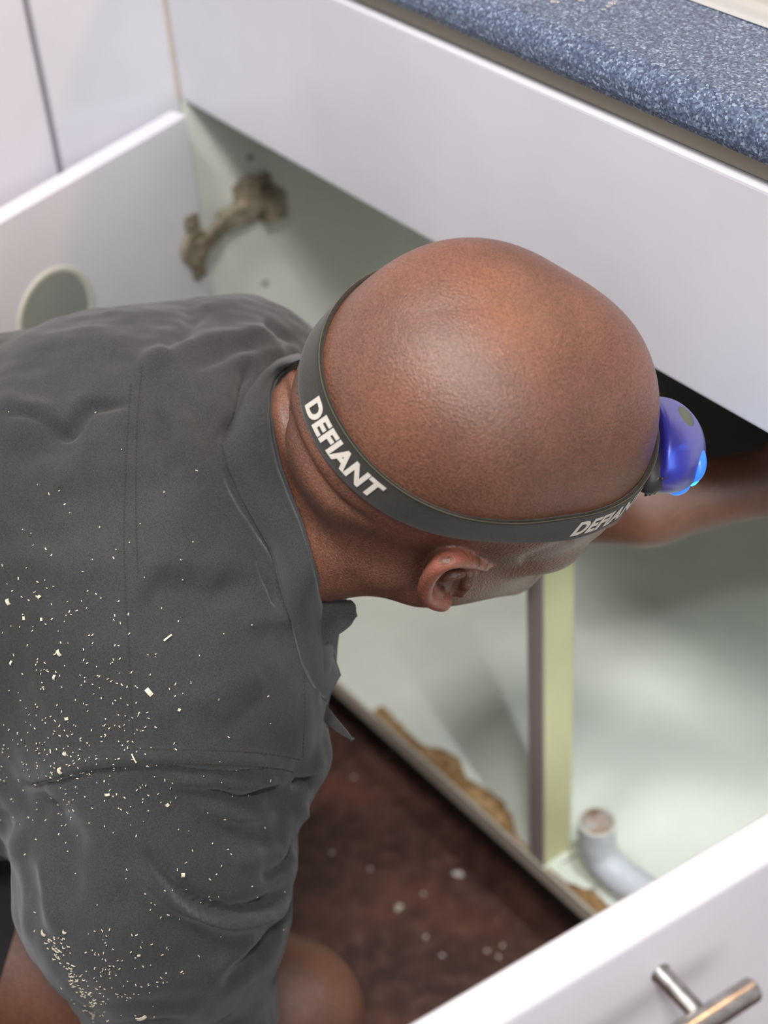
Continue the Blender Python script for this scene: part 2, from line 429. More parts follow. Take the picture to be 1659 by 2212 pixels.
rings = [ringpts(.178, .622, .113, .482, .04, ZT2 - .03), ringpts(.192, .608, .127, .468, .05, ZT2 - .165), ringpts(.23, .57, .17, .43, .05, ZT2 - .176)]
V = sum(rings, []); F = []
for i in range(2):
    for k in range(n): F.append((i * n + k, i * n + (k + 1) % n, (i + 1) * n + (k + 1) % n, (i + 1) * n + k))
F.append(tuple(2 * n + k for k in range(n)))
tag(mesh_obj('sink_underside', V, F, M['sink_under'], sk, True), 'dark underside of the bowl')
dp = empty('dark_body', (.46, .22, .75), 'dark rounded body hanging under the sink, behind the lit headlamp', 'waste unit')  # dark rounded body filling the dark area beneath the sink
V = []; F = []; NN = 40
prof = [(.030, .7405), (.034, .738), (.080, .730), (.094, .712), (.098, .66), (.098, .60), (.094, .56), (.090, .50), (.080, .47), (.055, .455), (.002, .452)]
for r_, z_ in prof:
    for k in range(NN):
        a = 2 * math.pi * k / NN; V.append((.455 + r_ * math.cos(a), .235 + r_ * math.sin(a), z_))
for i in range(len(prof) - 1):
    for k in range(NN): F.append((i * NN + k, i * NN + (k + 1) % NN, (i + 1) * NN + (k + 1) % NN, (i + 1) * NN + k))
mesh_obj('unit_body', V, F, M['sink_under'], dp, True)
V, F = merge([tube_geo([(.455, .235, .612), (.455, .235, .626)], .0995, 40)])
mesh_obj('body_ring', V, F, M['lamp_black'], dp, True)
rnd = random.Random(2)
for i, (u, v_, r) in enumerate([(1314, 14, .0016), (1322, 8, .0022), (1327, 4, .0016), (1304, 21, .0014), (1198, 5, .0026), (1256, 2, .0018)]):
    p = onplane(u, v_, 2, ZT2); bmw = bmesh.new()
    bmesh.ops.create_uvsphere(bmw, u_segments=14, v_segments=8, radius=r)
    for vv in bmw.verts: vv.co = Vector((p[0] + vv.co.x * 1.3, p[1] + vv.co.y, p[2] + max(vv.co.z, -.0001) * .55 + .0001))
    tag(bm_obj('water_drop', bmw, M['water'], None, True, True), 'small clear water drop on the blue worktop', 'water drop', 'water drops on the worktop')

# ------------------------------------------------------------------ cabinets of the adjoining run (faces towards +x)
lr = empty('corner_cabinet', (-.30, -.6, 0), 'plain white corner cabinet fronts beside the open door, split by a vertical gap', 'cabinet')
bm_obj('carcass', box_bm(-.60, -.026, -1.9, .0, .10, .8905, .001), M['inner'], lr)
bm_obj('filler_panel', box_bm(-.0255, -.006, -.1185, -.0015, .12, .889, .0015), M['front'], lr)
bm_obj('door', box_bm(-.0255, -.006, -.62, -.1245, .12, .889, .0025, 3), M['front'], lr)
bm_obj('door', box_bm(-.0255, -.006, -1.12, -.624, .12, .889, .0025, 3), M['front'], lr)
bm_obj('corner_seal', box_bm(-.0058, -.0042, -.0035, -.0012, ZT, .875, .0004), M['caulk'], lr)
bm_obj('plinth', box_bm(-.08, -.065, -1.9, 0, 0, .10, .001), M['dark_gap'], lr)

# ------------------------------------------------------------------ waste pipe
pp = empty('waste_pipe', (.56, .04, .145), 'open grey plastic elbow waste pipe standing on the cabinet bottom', 'pipe')
def smooth_path(P, n=8):
    P = [np.array(p, float) for p in P]; out = []
    for i in range(len(P) - 1):
        p0 = P[max(i - 1, 0)]; p1 = P[i]; p2 = P[i + 1]; p3 = P[min(i + 2, len(P) - 1)]
        for k in range(n):
            t = k / n; out.append(.5 * ((2 * p1) + (-p0 + p2) * t + (2 * p0 - 5 * p1 + 4 * p2 - p3) * t * t + (-p0 + 3 * p1 - 3 * p2 + p3) * t ** 3))
    out.append(P[-1]); return out
path = smooth_path([(.493, .029, .200), (.493, .029, .184), (.4935, .029, .172), (.497, .030, .1605), (.506, .0315, .1515), (.520, .034, .1470), (.56, .041, .1445), (.66, .056, .1445), (.78, .072, .1445)], 5)
rad = []
for i, p in enumerate(path):
    s = i / (len(path) - 1)
    rad.append(.0168 if i <= 11 else .0160)
V, F = tube_geo(path, rad, 36, False)
o = mesh_obj('pipe_body', V, F, M['pvc'], pp, True)
# socket mouth: lip and inner wall
V = []; F = []; NN = 40
prof = [(.0168, .2000), (.0166, .2008), (.0146, .2008), (.0143, .2000), (.0142, .187), (.0126, .1868), (.0124, .172), (.006, .1715), (.0, .1712)]
for r_, z_ in prof[:5]:
    for k in range(NN):
        a = 2 * math.pi * k / NN; V.append((.493 + r_ * math.cos(a), .029 + r_ * math.sin(a), z_))
for i in range(4):
    for k in range(NN): F.append((i * NN + k, i * NN + (k + 1) % NN, (i + 1) * NN + (k + 1) % NN, (i + 1) * NN + k))
mesh_obj('socket_lip', V[:3 * NN] , F[:2 * NN], M['ring'], pp, True)
V = []; F = []
for r_, z_ in prof[2:]:
    for k in range(NN):
        a = 2 * math.pi * k / NN; V.append((.493 + max(r_, .0005) * math.cos(a), .029 + max(r_, .0005) * math.sin(a), z_))
for i in range(len(prof) - 3):
    for k in range(NN): F.append((i * NN + k, i * NN + (k + 1) % NN, (i + 1) * NN + (k + 1) % NN, (i + 1) * NN + k))
tag(mesh_obj('pipe_bore', V, F, M['pvc_in'], pp, True), 'stained inner wall of the socket')
# spilled cobwebby crack line near the stile foot
rnd = random.Random(7)
for pts in ([(1213, 1862), (1228, 1858), (1238, 1852), (1245, 1845)], [(1270, 1925), (1283, 1918), (1292, 1912)]):
    pth = smooth_path([onplane(u, v_, 2, ZF + .0008) for u, v_ in pts], 4)
    V, F = tube_geo(pth, .0005, 6); tag(mesh_obj('fibre', V, F, M['thread']), 'longer dark fibre on the cabinet bottom between stile foot and pipe' if len(pts) == 4 else 'shorter dark fibre on the cabinet bottom below the grey pipe', 'fibre', 'fibres on the cabinet bottom')

# ------------------------------------------------------------------ floor debris
def chip(name, u, v_, s, hgt, mat, label, cat, group=None, seed=0):
    r = random.Random(seed); p = onplane(u, v_, 2, 0.0); nb = bmesh.new()
    bmesh.ops.create_icosphere(nb, subdivisions=1, radius=1)
    an = r.uniform(0, 3.14)
    for vv in nb.verts:
        x, y, z = vv.co; x *= s[0] * r.uniform(.75, 1.2); y *= s[1] * r.uniform(.75, 1.2); z = (z + 1) * hgt
        vv.co = Vector((p[0] + x * math.cos(an) - y * math.sin(an), p[1] + x * math.sin(an) + y * math.cos(an), z))
    return tag(bm_obj(name, nb, mat, None, False, True), label, cat, group)
chip('plaster_chip', 990, 1891, (.0065, .0038), .002, M['print'], 'largest white plaster chip on the dark floor', 'chip', None, 3)
chip('wood_chip', 862, 1963, (.0055, .0035), .002, M['shaving'], 'tan wood chip on the dark floor nearest the sleeve', 'chip', None, 5)
spots = [(708, 1615), (840, 1630), (765, 1680), (820, 1700), (717, 1843), (915, 1932), (1000, 2013), (920, 2025), (1052, 2055), (1066, 2052), (1077, 2068), (955, 2065), (1075, 1990), (800, 1878), (1085, 2044)]
for i, (u, v_) in enumerate(spots):
    chip('plaster_chip', u, v_, (.0026, .0016), .001, M['print'] if i % 3 else M['chip'], 'small pale chip lying on the dark brown floor', 'chip', 'small chips on the floor', 10 + i)

# ================================================================== the man: signed-distance modelling
""" shapes are blended distance functions turned into one continuous surface """
f32 = np.float32
def ell(p, c, r):
    c = np.array(c, f32); r = np.array(r, f32)
    q = (p - c) / r; k0 = np.sqrt((q * q).sum(1)) + 1e-9; q = q / r; k1 = np.sqrt((q * q).sum(1)) + 1e-9
    return k0 * (k0 - 1) / k1
def cone(p, a, b, ra, rb):
    a = np.array(a, f32); b = np.array(b, f32); ab = b - a
    h = np.clip(((p - a) @ ab) / (ab @ ab), 0, 1)
    d = p - a - h[:, None] * ab
    return np.sqrt((d * d).sum(1)) - (ra + (rb - ra) * h)
def smin(a, b, k):
    h = np.maximum(k - np.abs(a - b), 0) / k
    return np.minimum(a, b) - h * h * k * .25
def smax(a, b, k): return -smin(-a, -b, k)
def Uk(k, *ds):
    d = ds[0]
    for e in ds[1:]: d = smin(d, e, k)
    return d
def nets(fn, lo, hi, h, cf=6):
    lo = np.array(lo, f32); hi = np.array(hi, f32)
    nc = np.ceil((hi - lo) / (h * cf)).astype(int) + 1
    ax3 = [lo[i] + np.arange(nc[i], dtype=f32) * h * cf + h * cf * .5 for i in range(3)]
    g = np.stack(np.meshgrid(*ax3, indexing='ij'), -1).reshape(-1, 3)
    dc = fn(g).reshape(nc)
    big = np.repeat(np.repeat(np.repeat(dc, cf, 0), cf, 1), cf, 2).astype(f32)
    mask = np.abs(big) < h * cf * 1.7
    idx = np.argwhere(mask)
    pts = lo + (idx.astype(f32) + .5) * h
    out = np.empty(len(pts), f32)
    for i in range(0, len(pts), 400000): out[i:i + 400000] = fn(pts[i:i + 400000])
    big[mask] = out
    S = big < 0
    nx, ny, nz = S.shape
    cnt = np.zeros((nx - 1, ny - 1, nz - 1), f32)
    for dx in (0, 1):
        for dy in (0, 1):
            for dz in (0, 1): cnt += S[dx:nx - 1 + dx, dy:ny - 1 + dy, dz:nz - 1 + dz]
    act = (cnt > 0) & (cnt < 8)
    cells = np.argwhere(act); vid = np.full(act.shape, -1, np.int64); vid[act] = np.arange(len(cells))
    acc = np.zeros((len(cells), 3), f32); num = np.zeros(len(cells), f32)
    corners = [(0, 0, 0), (1, 0, 0), (0, 1, 0), (1, 1, 0), (0, 0, 1), (1, 0, 1), (0, 1, 1), (1, 1, 1)]
    val = {c: big[cells[:, 0] + c[0], cells[:, 1] + c[1], cells[:, 2] + c[2]] for c in corners}
    for a in corners:
        for ax_ in range(3):
            if a[ax_] == 0:
                b = list(a); b[ax_] = 1; b = tuple(b)
                va, vb = val[a], val[b]; cr = (va < 0) != (vb < 0)
                t = np.where(cr, va / np.where(cr, va - vb, 1), 0)
                for k in range(3):
                    acc[:, k] += np.where(cr, a[k] + (t if k == ax_ else 0), 0)
                num += cr
    V = lo + (cells + acc / num[:, None] + .5) * h
    Fs = []
    for ax_ in range(3):
        o1, o2 = [(1, 2), (2, 0), (0, 1)][ax_]
        sl0 = [slice(None)] * 3; sl1 = [slice(None)] * 3
        sl0[ax_] = slice(0, -1); sl1[ax_] = slice(1, None)
        A = S[tuple(sl0)]; B = S[tuple(sl1)]
        e = np.argwhere(A != B)
        e = e[(e[:, o1] > 0) & (e[:, o2] > 0) & (e[:, o1] < S.shape[o1] - 1) & (e[:, o2] < S.shape[o2] - 1)]
        q = []
        for (d1, d2) in ((-1, -1), (0, -1), (0, 0), (-1, 0)):
            c = e.copy(); c[:, o1] += d1; c[:, o2] += d2; q.append(vid[c[:, 0], c[:, 1], c[:, 2]])
        q = np.stack(q, 1); flip = ~A[e[:, 0], e[:, 1], e[:, 2]]
        q[flip] = q[flip][:, ::-1]; Fs.append(q)
    F = np.concatenate(Fs); F = F[(F >= 0).all(1)]
    return V.astype(float), F
def mesh_np(name, V, F, mat, parent, smooth=True):
    off = wloc(parent); V = (V - off).astype(f32)
    me = bpy.data.meshes.new(name)
    me.vertices.add(len(V)); me.vertices.foreach_set('co', V.ravel())
    me.loops.add(F.size); me.loops.foreach_set('vertex_index', F.ravel().astype(np.int32))
    me.polygons.add(len(F)); k = F.shape[1]
    me.polygons.foreach_set('loop_start', np.arange(0, F.size, k, dtype=np.int32))
    me.polygons.foreach_set('loop_total', np.full(len(F), k, np.int32))
    me.polygons.foreach_set('use_smooth', [smooth] * len(F))
    me.update(calc_edges=True); me.validate()
    for m_ in (mat if isinstance(mat, (list, tuple)) else [mat]): me.materials.append(m_)
    o = bpy.data.objects.new(name, me); COL.objects.link(o); o.parent = parent
    return o
def vnormals(V, F):
    n = np.cross(V[F[:, 2]] - V[F[:, 0]], V[F[:, 3 if F.shape[1] > 3 else 1]] - V[F[:, 1]])
    if F.shape[1] == 3: n = np.cross(V[F[:, 1]] - V[F[:, 0]], V[F[:, 2]] - V[F[:, 0]])
    N = np.zeros_like(V)
    for k in range(F.shape[1]): np.add.at(N, F[:, k], n)
    return N / (np.linalg.norm(N, axis=1)[:, None] + 1e-12)
def smoothv(V, F, it=1, lam=.5):
    for _ in range(it):
        A = np.zeros_like(V); c = np.zeros(len(V))
        for i in range(F.shape[1]):
            j = (i + 1) % F.shape[1]
            np.add.at(A, F[:, i], V[F[:, j]]); np.add.at(c, F[:, i], 1); np.add.at(A, F[:, j], V[F[:, i]]); np.add.at(c, F[:, j], 1)
        V = V + lam * (A / c[:, None] - V)
    return V

# head frame -> camera axes (forward, right-ear side, up)
HM = np.array([[.9352, .0453, .3512], [-.1385, -.866, .4805], [-.3259, .498, .8036]])
HSC = np.array([.9529, .9472, .9474])
HC = np.array([(1050.87 - PX) / FPX * .9, -(897.6 - PY) / FPX * .9, -.9])
def h2c(q): return (np.asarray(q) * HSC) @ HM.T + HC
def c2h(q): return ((np.asarray(q) - HC) @ HM) / HSC
def head_sdf(p):
    ps = p.copy(); ps[:, 1] = np.abs(ps[:, 1])
    d = Uk(.035, ell(p, (-.014, 0, -.002), (.088, .079, .094)), ell(p, (.036, 0, -.008), (.066, .067, .078)), ell(p, (-.052, 0, -.012), (.054, .066, .066)))
    d = smin(d, ell(ps, (-.025, .034, .035), (.048, .042, .048)), .032)
    d = smin(d, ell(p, (-.014, 0, .038), (.064, .058, .0545)), .035)
    d = smin(d, ell(p, (.027, 0, .033), (.053, .058, .055)), .02)
    d = smin(d, ell(p, (.048, 0, -.070), (.050, .052, .066)), .03)
    d = smin(d, cone(ps, (-.004, .052, -.092), (.072, .020, -.133), .022, .020), .025)
    d = smin(d, ell(ps, (.062, .037, -.062), (.023, .019, .019)), .02)
    d = smin(d, ell(p, (.086, 0, -.130), (.020, .022, .018)), .015)
    d = smin(d, cone(ps, (.088, .012, -.028), (.073, .038, -.028), .012, .010), .014)
    d = smax(d, -ell(ps, (.103, .032, -.045), (.016, .018, .013)), .012)
    d = smin(d, ell(ps, (.080, .031, -.045), (.0125, .0125, .0125)), .003)
    d = smin(d, cone(p, (.096, 0, -.036), (.116, 0, -.078), .008, .013), .012)
    d = smin(d, ell(ps, (.104, .013, -.080), (.011, .009, .008)), .006)
    d = smin(d, ell(p, (.098, 0, -.100), (.012, .024, .0065)), .006)
    d = smin(d, ell(p, (.096, 0, -.111), (.012, .021, .007)), .004)
    return d
def ear_pt(u, v_, S):      # point of the ear at sideways distance S from the head's mid plane
    r = np.array([(u - PX) / FPX, -(v_ - PY) / FPX, -1.0])
    a = c2h(np.zeros(3)); d = (HM.T @ r) / HSC
    return a + d * ((S - a[1]) / d[1])
HEL = [(1048, 1226, .070), (1014, 1215, .083), (983, 1211, .090), (953, 1220, .092), (932, 1241, .092), (920, 1265, .090), (920, 1285, .087), (936, 1297, .084), (955, 1300, .081)]
def sp3(P, n=5):
    P = [np.array(p, float) for p in P]; out = []
    for i in range(len(P) - 1):
        p0 = P[max(i - 1, 0)]; p1 = P[i]; p2 = P[i + 1]; p3 = P[min(i + 2, len(P) - 1)]
        for k in range(n):
            t = k / n; out.append(.5 * ((2 * p1) + (-p0 + p2) * t + (2 * p0 - 5 * p1 + 4 * p2 - p3) * t * t + (-p0 + 3 * p1 - 3 * p2 + p3) * t ** 3))
    return np.array(out + [P[-1]])
HEL = sp3([ear_pt(*q) for q in HEL], 4)
HR = np.interp(np.linspace(0, 1, len(HEL)), [0, .15, .4, .75, .9, 1], [.0026, .0038, .0042, .0042, .0052, .0060])
ANT = sp3([ear_pt(*q) for q in ((1000, 1238, .081), (972, 1244, .083), (952, 1262, .083), (950, 1283, .081))], 3)
TRG = [ear_pt(*q) for q in ((1014, 1244, .0715), (1009, 1262, .0745), (996, 1280, .0735))]
def ear_sdf(p):
    d = None
    for i in range(len(HEL) - 1):
        e = cone(p, HEL[i], HEL[i + 1], HR[i], HR[i + 1]); d = e if d is None else smin(d, e, .0015)
    for i in range(len(ANT) - 1): d = smin(d, cone(p, ANT[i], ANT[i + 1], .0024, .0024), .003)
    for i in range(len(TRG) - 1): d = smin(d, cone(p, TRG[i], TRG[i + 1], .0032, .0032), .003)
    for q in HEL[5::2]:
        b = con * .65 + q * .35; b[1] = .066; d = smin(d, cone(p, q - [0, .0035, 0], b, .0030, .007), .003)
    return d
con = ear_pt(984, 1264, .083)
def body_fine(q):      # camera axes
    p = c2h(q).astype(f32)
    d = head_sdf(p) * .95
    nk = cone(q, camp(900, 1060, .965), camp(570, 1075, 1.035), .056, .062)
    d = smin(d, nk, .035)
    d = smin(d, cone(q, camp(800, 1180, .92), camp(690, 1210, .955), .018, .022), .03)
    e_ = (q - camp(655, 885, .975)) / np.array([.016, .024, .020]); d = smin(d, (np.sqrt((e_ * e_).sum(1)) - 1) * .018, .03)
    pe = smin(d, ear_sdf(p) * .95, .003)
    d = np.where((p[:, 1] > .05) & (p[:, 2] < .02), pe, d)
    d = smax(d, -ell(p, con, (.0105, .0105, .0095)) * .95, .003)
    return d
def limb(q, pts, k=.02):
    d = None
    for (a, ra), (b, rb) in zip(pts[:-1], pts[1:]):
        e = cone(q, camp(*a), camp(*b), ra, rb); d = e if d is None else smin(d, e, k)
    return d
W2 = lambda x, y, z: R.T @ (np.array([x, y, z]) - C0)      # world -> camera axes
def wl(q, pts, k=.02):
    d = None
    for (a, ra), (b, rb) in zip(pts[:-1], pts[1:]):
        e = cone(q, W2(*a), W2(*b), ra, rb); d = e if d is None else smin(d, e, k)
    return d
KN_R = (.500, -.300, .235); HIP_R = (.25, -.61, .42); FT_R = (.27, -.70, .05)
KN_L = (.22, -.24, .30); HIP_L = (.15, -.48, .46); FT_L = (.15, -.36, .05)
def hand(q, w, fdir, side, up, spread=.30):
    w = np.array(w); fdir = np.array(fdir) / np.linalg.norm(fdir); side = np.array(side) / np.linalg.norm(side); up = np.cross(fdir, side)
    d = None
    pc = w + fdir * .05
    for s in (-.028, -.010, .010, .028):
        e = cone(q, W2(*(w + side * s * .55 + fdir * .01)), W2(*(w + side * s + fdir * .085)), .017, .0115); d = e if d is None else smin(d, e, .012)
    for i, (s, L) in enumerate(((-.030, .060), (-.010, .078), (.010, .084), (.030, .074))):
        a = w + side * s + fdir * .085; b = a + (fdir + side * s * 3) * L * .45 - up * .004; c = b + (fdir * .85 + side * s * 2 - up * .5) * L * .55
        d = smin(d, smin(cone(q, W2(*a), W2(*b), .0095, .0085), cone(q, W2(*b), W2(*c), .0085, .007), .004), .005)
    a = w + side * .022 + fdir * .025; b = a + side * .032 + fdir * .028; c = b + side * .008 + fdir * .030
    d = smin(d, smin(cone(q, W2(*a), W2(*b), .014, .0105), cone(q, W2(*b), W2(*c), .0105, .008), .004), .012)
    return d
LW = camp(1680, 1040, 1.2); LWw = cam2w(LW)
def body_coarse(q):
    d = limb(q, [((580, 1085, 1.03), .050), ((400, 1170, 1.07), .072), ((-100, 1300, 1.10), .125)], .05)
    d = smin(d, wl(q, [(tuple(cam2w(camp(-100, 1300, 1.10))), .125), ((.20, -.545, .47), .13)]), .06)
    la = limb(q, [((470, 880, 1.10), .05), ((800, 1010, 1.26), .045), ((1080, 1085, 1.25), .036), ((1400, 1088, 1.215), .029), ((1680, 1040, 1.2), .024)])
    d = smin(d, la, .02)
    ra = limb(q, [((370, 1520, 1.03), .050), ((370, 2100, 1.08), .046), ((400, 2420, 1.16), .042), ((560, 2650, 1.20), .036), ((800, 2760, 1.24), .026)])
    d = smin(d, ra, .02)
    for H, K, FT in ((HIP_R, KN_R, FT_R), (HIP_L, KN_L, FT_L)):
        d = smin(d, wl(q, [(H, .085), (K, .058)]), .03)
        d = smin(d, wl(q, [(K, .050), ((np.array(K) * .55 + np.array(FT) * .45 + [0, -.02, 0]), .050), (FT, .036)]), .015)
        fd = np.array([0.06, .16, -.012]); d = smin(d, wl(q, [(FT, .036), (tuple(np.array(FT) + fd), .024)]), .01)
    d = smin(d, hand(q, LWw, R @ np.array([.93, .33, .1]), R @ np.array([-.3, .9, .3]), None), .012)
    RW = cam2w(camp(800, 2760, 1.24)); d = smin(d, hand(q, RW, (.6, .5, -.45), (-.6, .7, 0), None), .012)
    return d

person = empty('person', (.36, -.45, 0), 'bald man in a charcoal work shirt bending into the cabinet, headlamp strapped on', 'person')
Vf, Ff = nets(body_fine, (-.085, -.10, -1.10), (.165, .165, -.75), .0013)
if True:
    keep = np.ones(len(Ff), bool)
    cen = Vf[Ff].mean(1)
Vc, Fc = nets(body_coarse, (-.60, -.80, -1.95), (.56, .14, -.80), .0065, 4)
Vf = smoothv(Vf, Ff, 1, .4); Vc = smoothv(Vc, Fc, 2, .5)

def crease(V, F, lst, space=None):
    """push vertices along their normals near polylines given in picture coordinates of the design view: (points, width px, height m, [tmin,tmax])"""
    N = vnormals(V, F); P2 = topx(V); D = np.zeros(len(V))
    front = (N * V).sum(1) < 0      # facing the design viewpoint
    for pts, w, amp in lst:
        pts = np.array(smooth_path([np.array(p, float) for p in pts], 6))
        lo = pts.min(0) - 3 * w; hi = pts.max(0) + 3 * w
        ix = np.where(front & (P2 > lo).all(1) & (P2 < hi).all(1))[0]
        if not len(ix): continue
        Q = P2[ix]; best = np.full(len(ix), 1e9); par = np.zeros(len(ix))
        A = pts[:-1]; Bv = pts[1:] - A; n = len(A)
        for i in range(n):
            h_ = np.clip(((Q - A[i]) @ Bv[i]) / (Bv[i] @ Bv[i] + 1e-9), 0, 1)
            dd_ = np.linalg.norm(Q - A[i] - h_[:, None] * Bv[i], axis=1)
            m_ = dd_ < best; best[m_] = dd_[m_]; par[m_] = (i + h_[m_]) / n
        taper = np.clip(np.minimum(par, 1 - par) * 5 + .12, 0, 1)
        D[ix] += amp * np.exp(-(best / w) ** 2) * taper
    return V + N * D[:, None]
NECK = [([(612, 812), (620, 860), (630, 905), (650, 960), (690, 1035), (740, 1090), (800, 1130)], 9, -.0030),
        ([(600, 830), (604, 900), (625, 965), (660, 1035), (705, 1090), (760, 1140)], 22, .0035),
        ([(628, 840), (642, 900), (668, 960), (712, 1030)], 13, .0014),
        ([(640, 1100), (700, 1170), (780, 1210), (860, 1230)], 26, -.0012),
        ([(690, 1290), (760, 1270), (850, 1262), (900, 1250)], 18, .0012),
        ([(1120, 1215), (1180, 1190), (1240, 1165)], 10, -.0012)]
Vf = crease(Vf, Ff, NECK)
Vall = np.concatenate([Vf, Vc]); Fall = np.concatenate([Ff, Fc + len(Vf)])
# ---- shirt
def shirt_sdf(q):
    d = limb(q, [((450, 1090, 1.03), .090), ((250, 1150, 1.045), .118), ((-120, 1290, 1.10), .166)], .05)
    d = smin(d, wl(q, [(tuple(cam2w(camp(-120, 1290, 1.10))), .166), ((.20, -.545, .48), .150)]), .05)
    d = smin(d, cone(q, camp(430, 1460, .985), camp(330, 1400, .99), .070, .080), .06)
    d = smin(d, cone(q, camp(475, 1350, 1.0), camp(520, 1130, 1.035), .050, .058), .05)
    d = smin(d, ell(q, camp(645, 1635, .985), (.0135, .016, .016)), .012)
    d = smin(d, limb(q, [((352, 1560, .985), .080), ((338, 1900, 1.0), .0805), ((400, 2160, 1.05), .054), ((400, 2330, 1.10), .053)], .03), .045)
    d = smin(d, cone(q, camp(500, 860, 1.07), camp(285, 925, 1.05), .064, .064), .06)
    d = smin(d, cone(q, camp(500, 890, 1.08), camp(800, 1010, 1.25), .066, .060), .03)
    # open neck and sleeve ends
    d = smax(d, -cone(q, camp(1250, 2750, 1.28), camp(400, 2345, 1.104), .058, .049), .004)
    return d
Vs, Fs_ = nets(shirt_sdf, (-.56, -.44, -1.50), (.06, .16, -.78), .0025, 6)
Vs = smoothv(Vs, Fs_, 3, .5)
SH = [([(0, 893), (60, 895), (89, 903), (141, 936), (170, 908), (202, 875), (240, 868), (280, 876)], 9, -.0065),
      ([(0, 868), (80, 878), (135, 905), (165, 878), (200, 850)], 20, .0045),
      ([(300, 800), (353, 772), (430, 745), (541, 722), (600, 735)], 22, .0060),
      ([(400, 640), (415, 690), (380, 745), (350, 765)], 16, -.0045),
      ([(480, 790), (541, 775), (620, 760)], 18, .0045),
      ([(420, 800), (500, 765), (560, 750)], 12, -.003),
      ([(570, 690), (600, 715), (640, 730)], 12, -.004),
      ([(541, 785), (520, 835), (510, 885), (480, 955)], 11, -.0070),
      ([(345, 880), (356, 930), (372, 990), (380, 1020)], 10, -.0040),
      ([(385, 860), (400, 930), (430, 1000), (480, 1060), (540, 1130)], 24, .0030),
      ([(202, 945), (200, 1000), (206, 1070), (226, 1164)], 14, -.0032),
      ([(494, 1010), (520, 1075), (548, 1125), (583, 1190), (600, 1240)], 10, -.0060),
      ([(548, 1195), (566, 1235), (590, 1275), (606, 1310)], 8, -.0050),
      ([(335, 1330), (338, 1280), (390, 1272), (470, 1282), (541, 1255)], 26, -.0060),
      ([(300, 1230), (380, 1215), (460, 1225), (520, 1205)], 30, .0030),
      ([(520, 1350), (580, 1340), (630, 1350)], 24, .0030),
      ([(330, 1540), (420, 1510), (520, 1470), (560, 1440)], 26, .0025),
      ([(470, 1580), (530, 1545), (580, 1500)], 22, -.0022),
      ([(0, 1700), (60, 1700), (110, 1688), (180, 1668), (260, 1657), (330, 1655), (420, 1656), (500, 1660), (580, 1668), (640, 1680)], 6, -.0032),
      ([(100, 1672), (200, 1645), (330, 1635), (480, 1640), (640, 1655)], 18, .0040),
      ([(360, 1685), (450, 1690), (540, 1695), (620, 1695)], 13, .0035),
      ([(440, 1705), (480, 1712), (520, 1724), (560, 1716), (620, 1705)], 9, -.0060),
      ([(430, 1735), (480, 1760), (540, 1770), (600, 1755)], 18, .0050),
      ([(640, 1690), (660, 1700), (690, 1690)], 10, -.012),
      ([(640, 1735), (655, 1760), (662, 1790)], 12, .004),
      ([(310, 1840), (350, 1890), (400, 1935), (460, 1962), (520, 1968), (580, 1950), (640, 1905)], 14, -.0090),
      ([(300, 1870), (345, 1925), (400, 1968), (460, 1992), (520, 1996), (580, 1980), (640, 1935)], 20, .0080),
      ([(635, 1800), (628, 1845), (600, 1880), (560, 1895)], 9, -.0060),
      ([(500, 1860), (560, 1850), (610, 1830)], 22, .0040),
      ([(640, 1930), (620, 1990), (580, 2040), (540, 2070)], 11, -.0060),
      ([(480, 2130), (520, 2090), (580, 2050)], 14, -.0040),
      ([(460, 2100), (510, 2060), (560, 2020)], 16, .0030),
      ([(130, 1720), (135, 1800), (150, 1900), (150, 1990)], 34, -.0045),
      ([(95, 1840), (100, 1900), (105, 1960), (130, 2020)], 20, .0035),
      ([(40, 1850), (65, 1890), (70, 1940)], 20, -.0025),
      ([(200, 1780), (230, 1860), (240, 1960), (300, 2060)], 30, .0030),
      ([(0, 1790), (60, 1760), (120, 1730)], 26, -.0035),
      ([(200, 2212), (320, 2190), (450, 2195), (560, 2170)], 18, .0030),
      ([(0, 1000), (90, 960), (200, 900), (260, 830)], 40, -.0030),
      ([(60, 1110), (130, 1040), (200, 960)], 30, .0025)]
Vs = crease(Vs, Fs_, SH)
rg = np.random.default_rng(5); Nn = vnormals(Vs, Fs_); dz = np.zeros(len(Vs))
for wl_, am in ((.075, .0011), (.045, .0008), (.026, .00045), (.014, .00018)):
    for _ in range(5):
        k_ = rg.normal(size=3); k_ *= 2 * math.pi / wl_ / np.linalg.norm(k_); a_ = rg.normal(size=3) * 25
        dz += am * .6 * np.sin(Vs @ k_ + rg.uniform(0, 6) + 1.3 * np.sin(Vs @ a_ + rg.uniform(0, 6)))
Vs = smoothv(Vs + Nn * dz[:, None], Fs_, 1, .5)

# ---- outline correction (lateral, in the design view's axes)
def tps(src, dst, lam=6.0):
    src = np.array(src, float) / 1000; dst = np.array(dst, float) / 1000; n = len(src)
    def Kf(a, b):
        r = np.linalg.norm(a[:, None] - b[None], axis=2); return r * r * np.log(r + 1e-9)
    K = Kf(src, src) + lam * 1e-4 * np.eye(n); Pm = np.hstack([np.ones((n, 1)), src])
    A = np.zeros((n + 3, n + 3)); A[:n, :n] = K; A[:n, n:] = Pm; A[n:, :n] = Pm.T
    Bm = np.zeros((n + 3, 2)); Bm[:n] = dst - src
    w = np.linalg.solve(A, Bm)
    def f(X):
        X = np.asarray(X) / 1000; out = np.empty((len(X), 2))
        for i in range(0, len(X), 50000):
            x = X[i:i + 50000]; out[i:i + 50000] = Kf(x, src) @ w[:n] + np.hstack([np.ones((len(x), 1)), x]) @ w[n:]
        return out * 1000
    return f
def warp(V, f, fade=None):
    P2 = topx(V); d = f(P2); t = -V[:, 2]
    if fade is not None: d = d * fade(P2)[:, None]
    V = V.copy(); V[:, 0] += d[:, 0] * t / FPX; V[:, 1] -= d[:, 1] * t / FPX
    return V
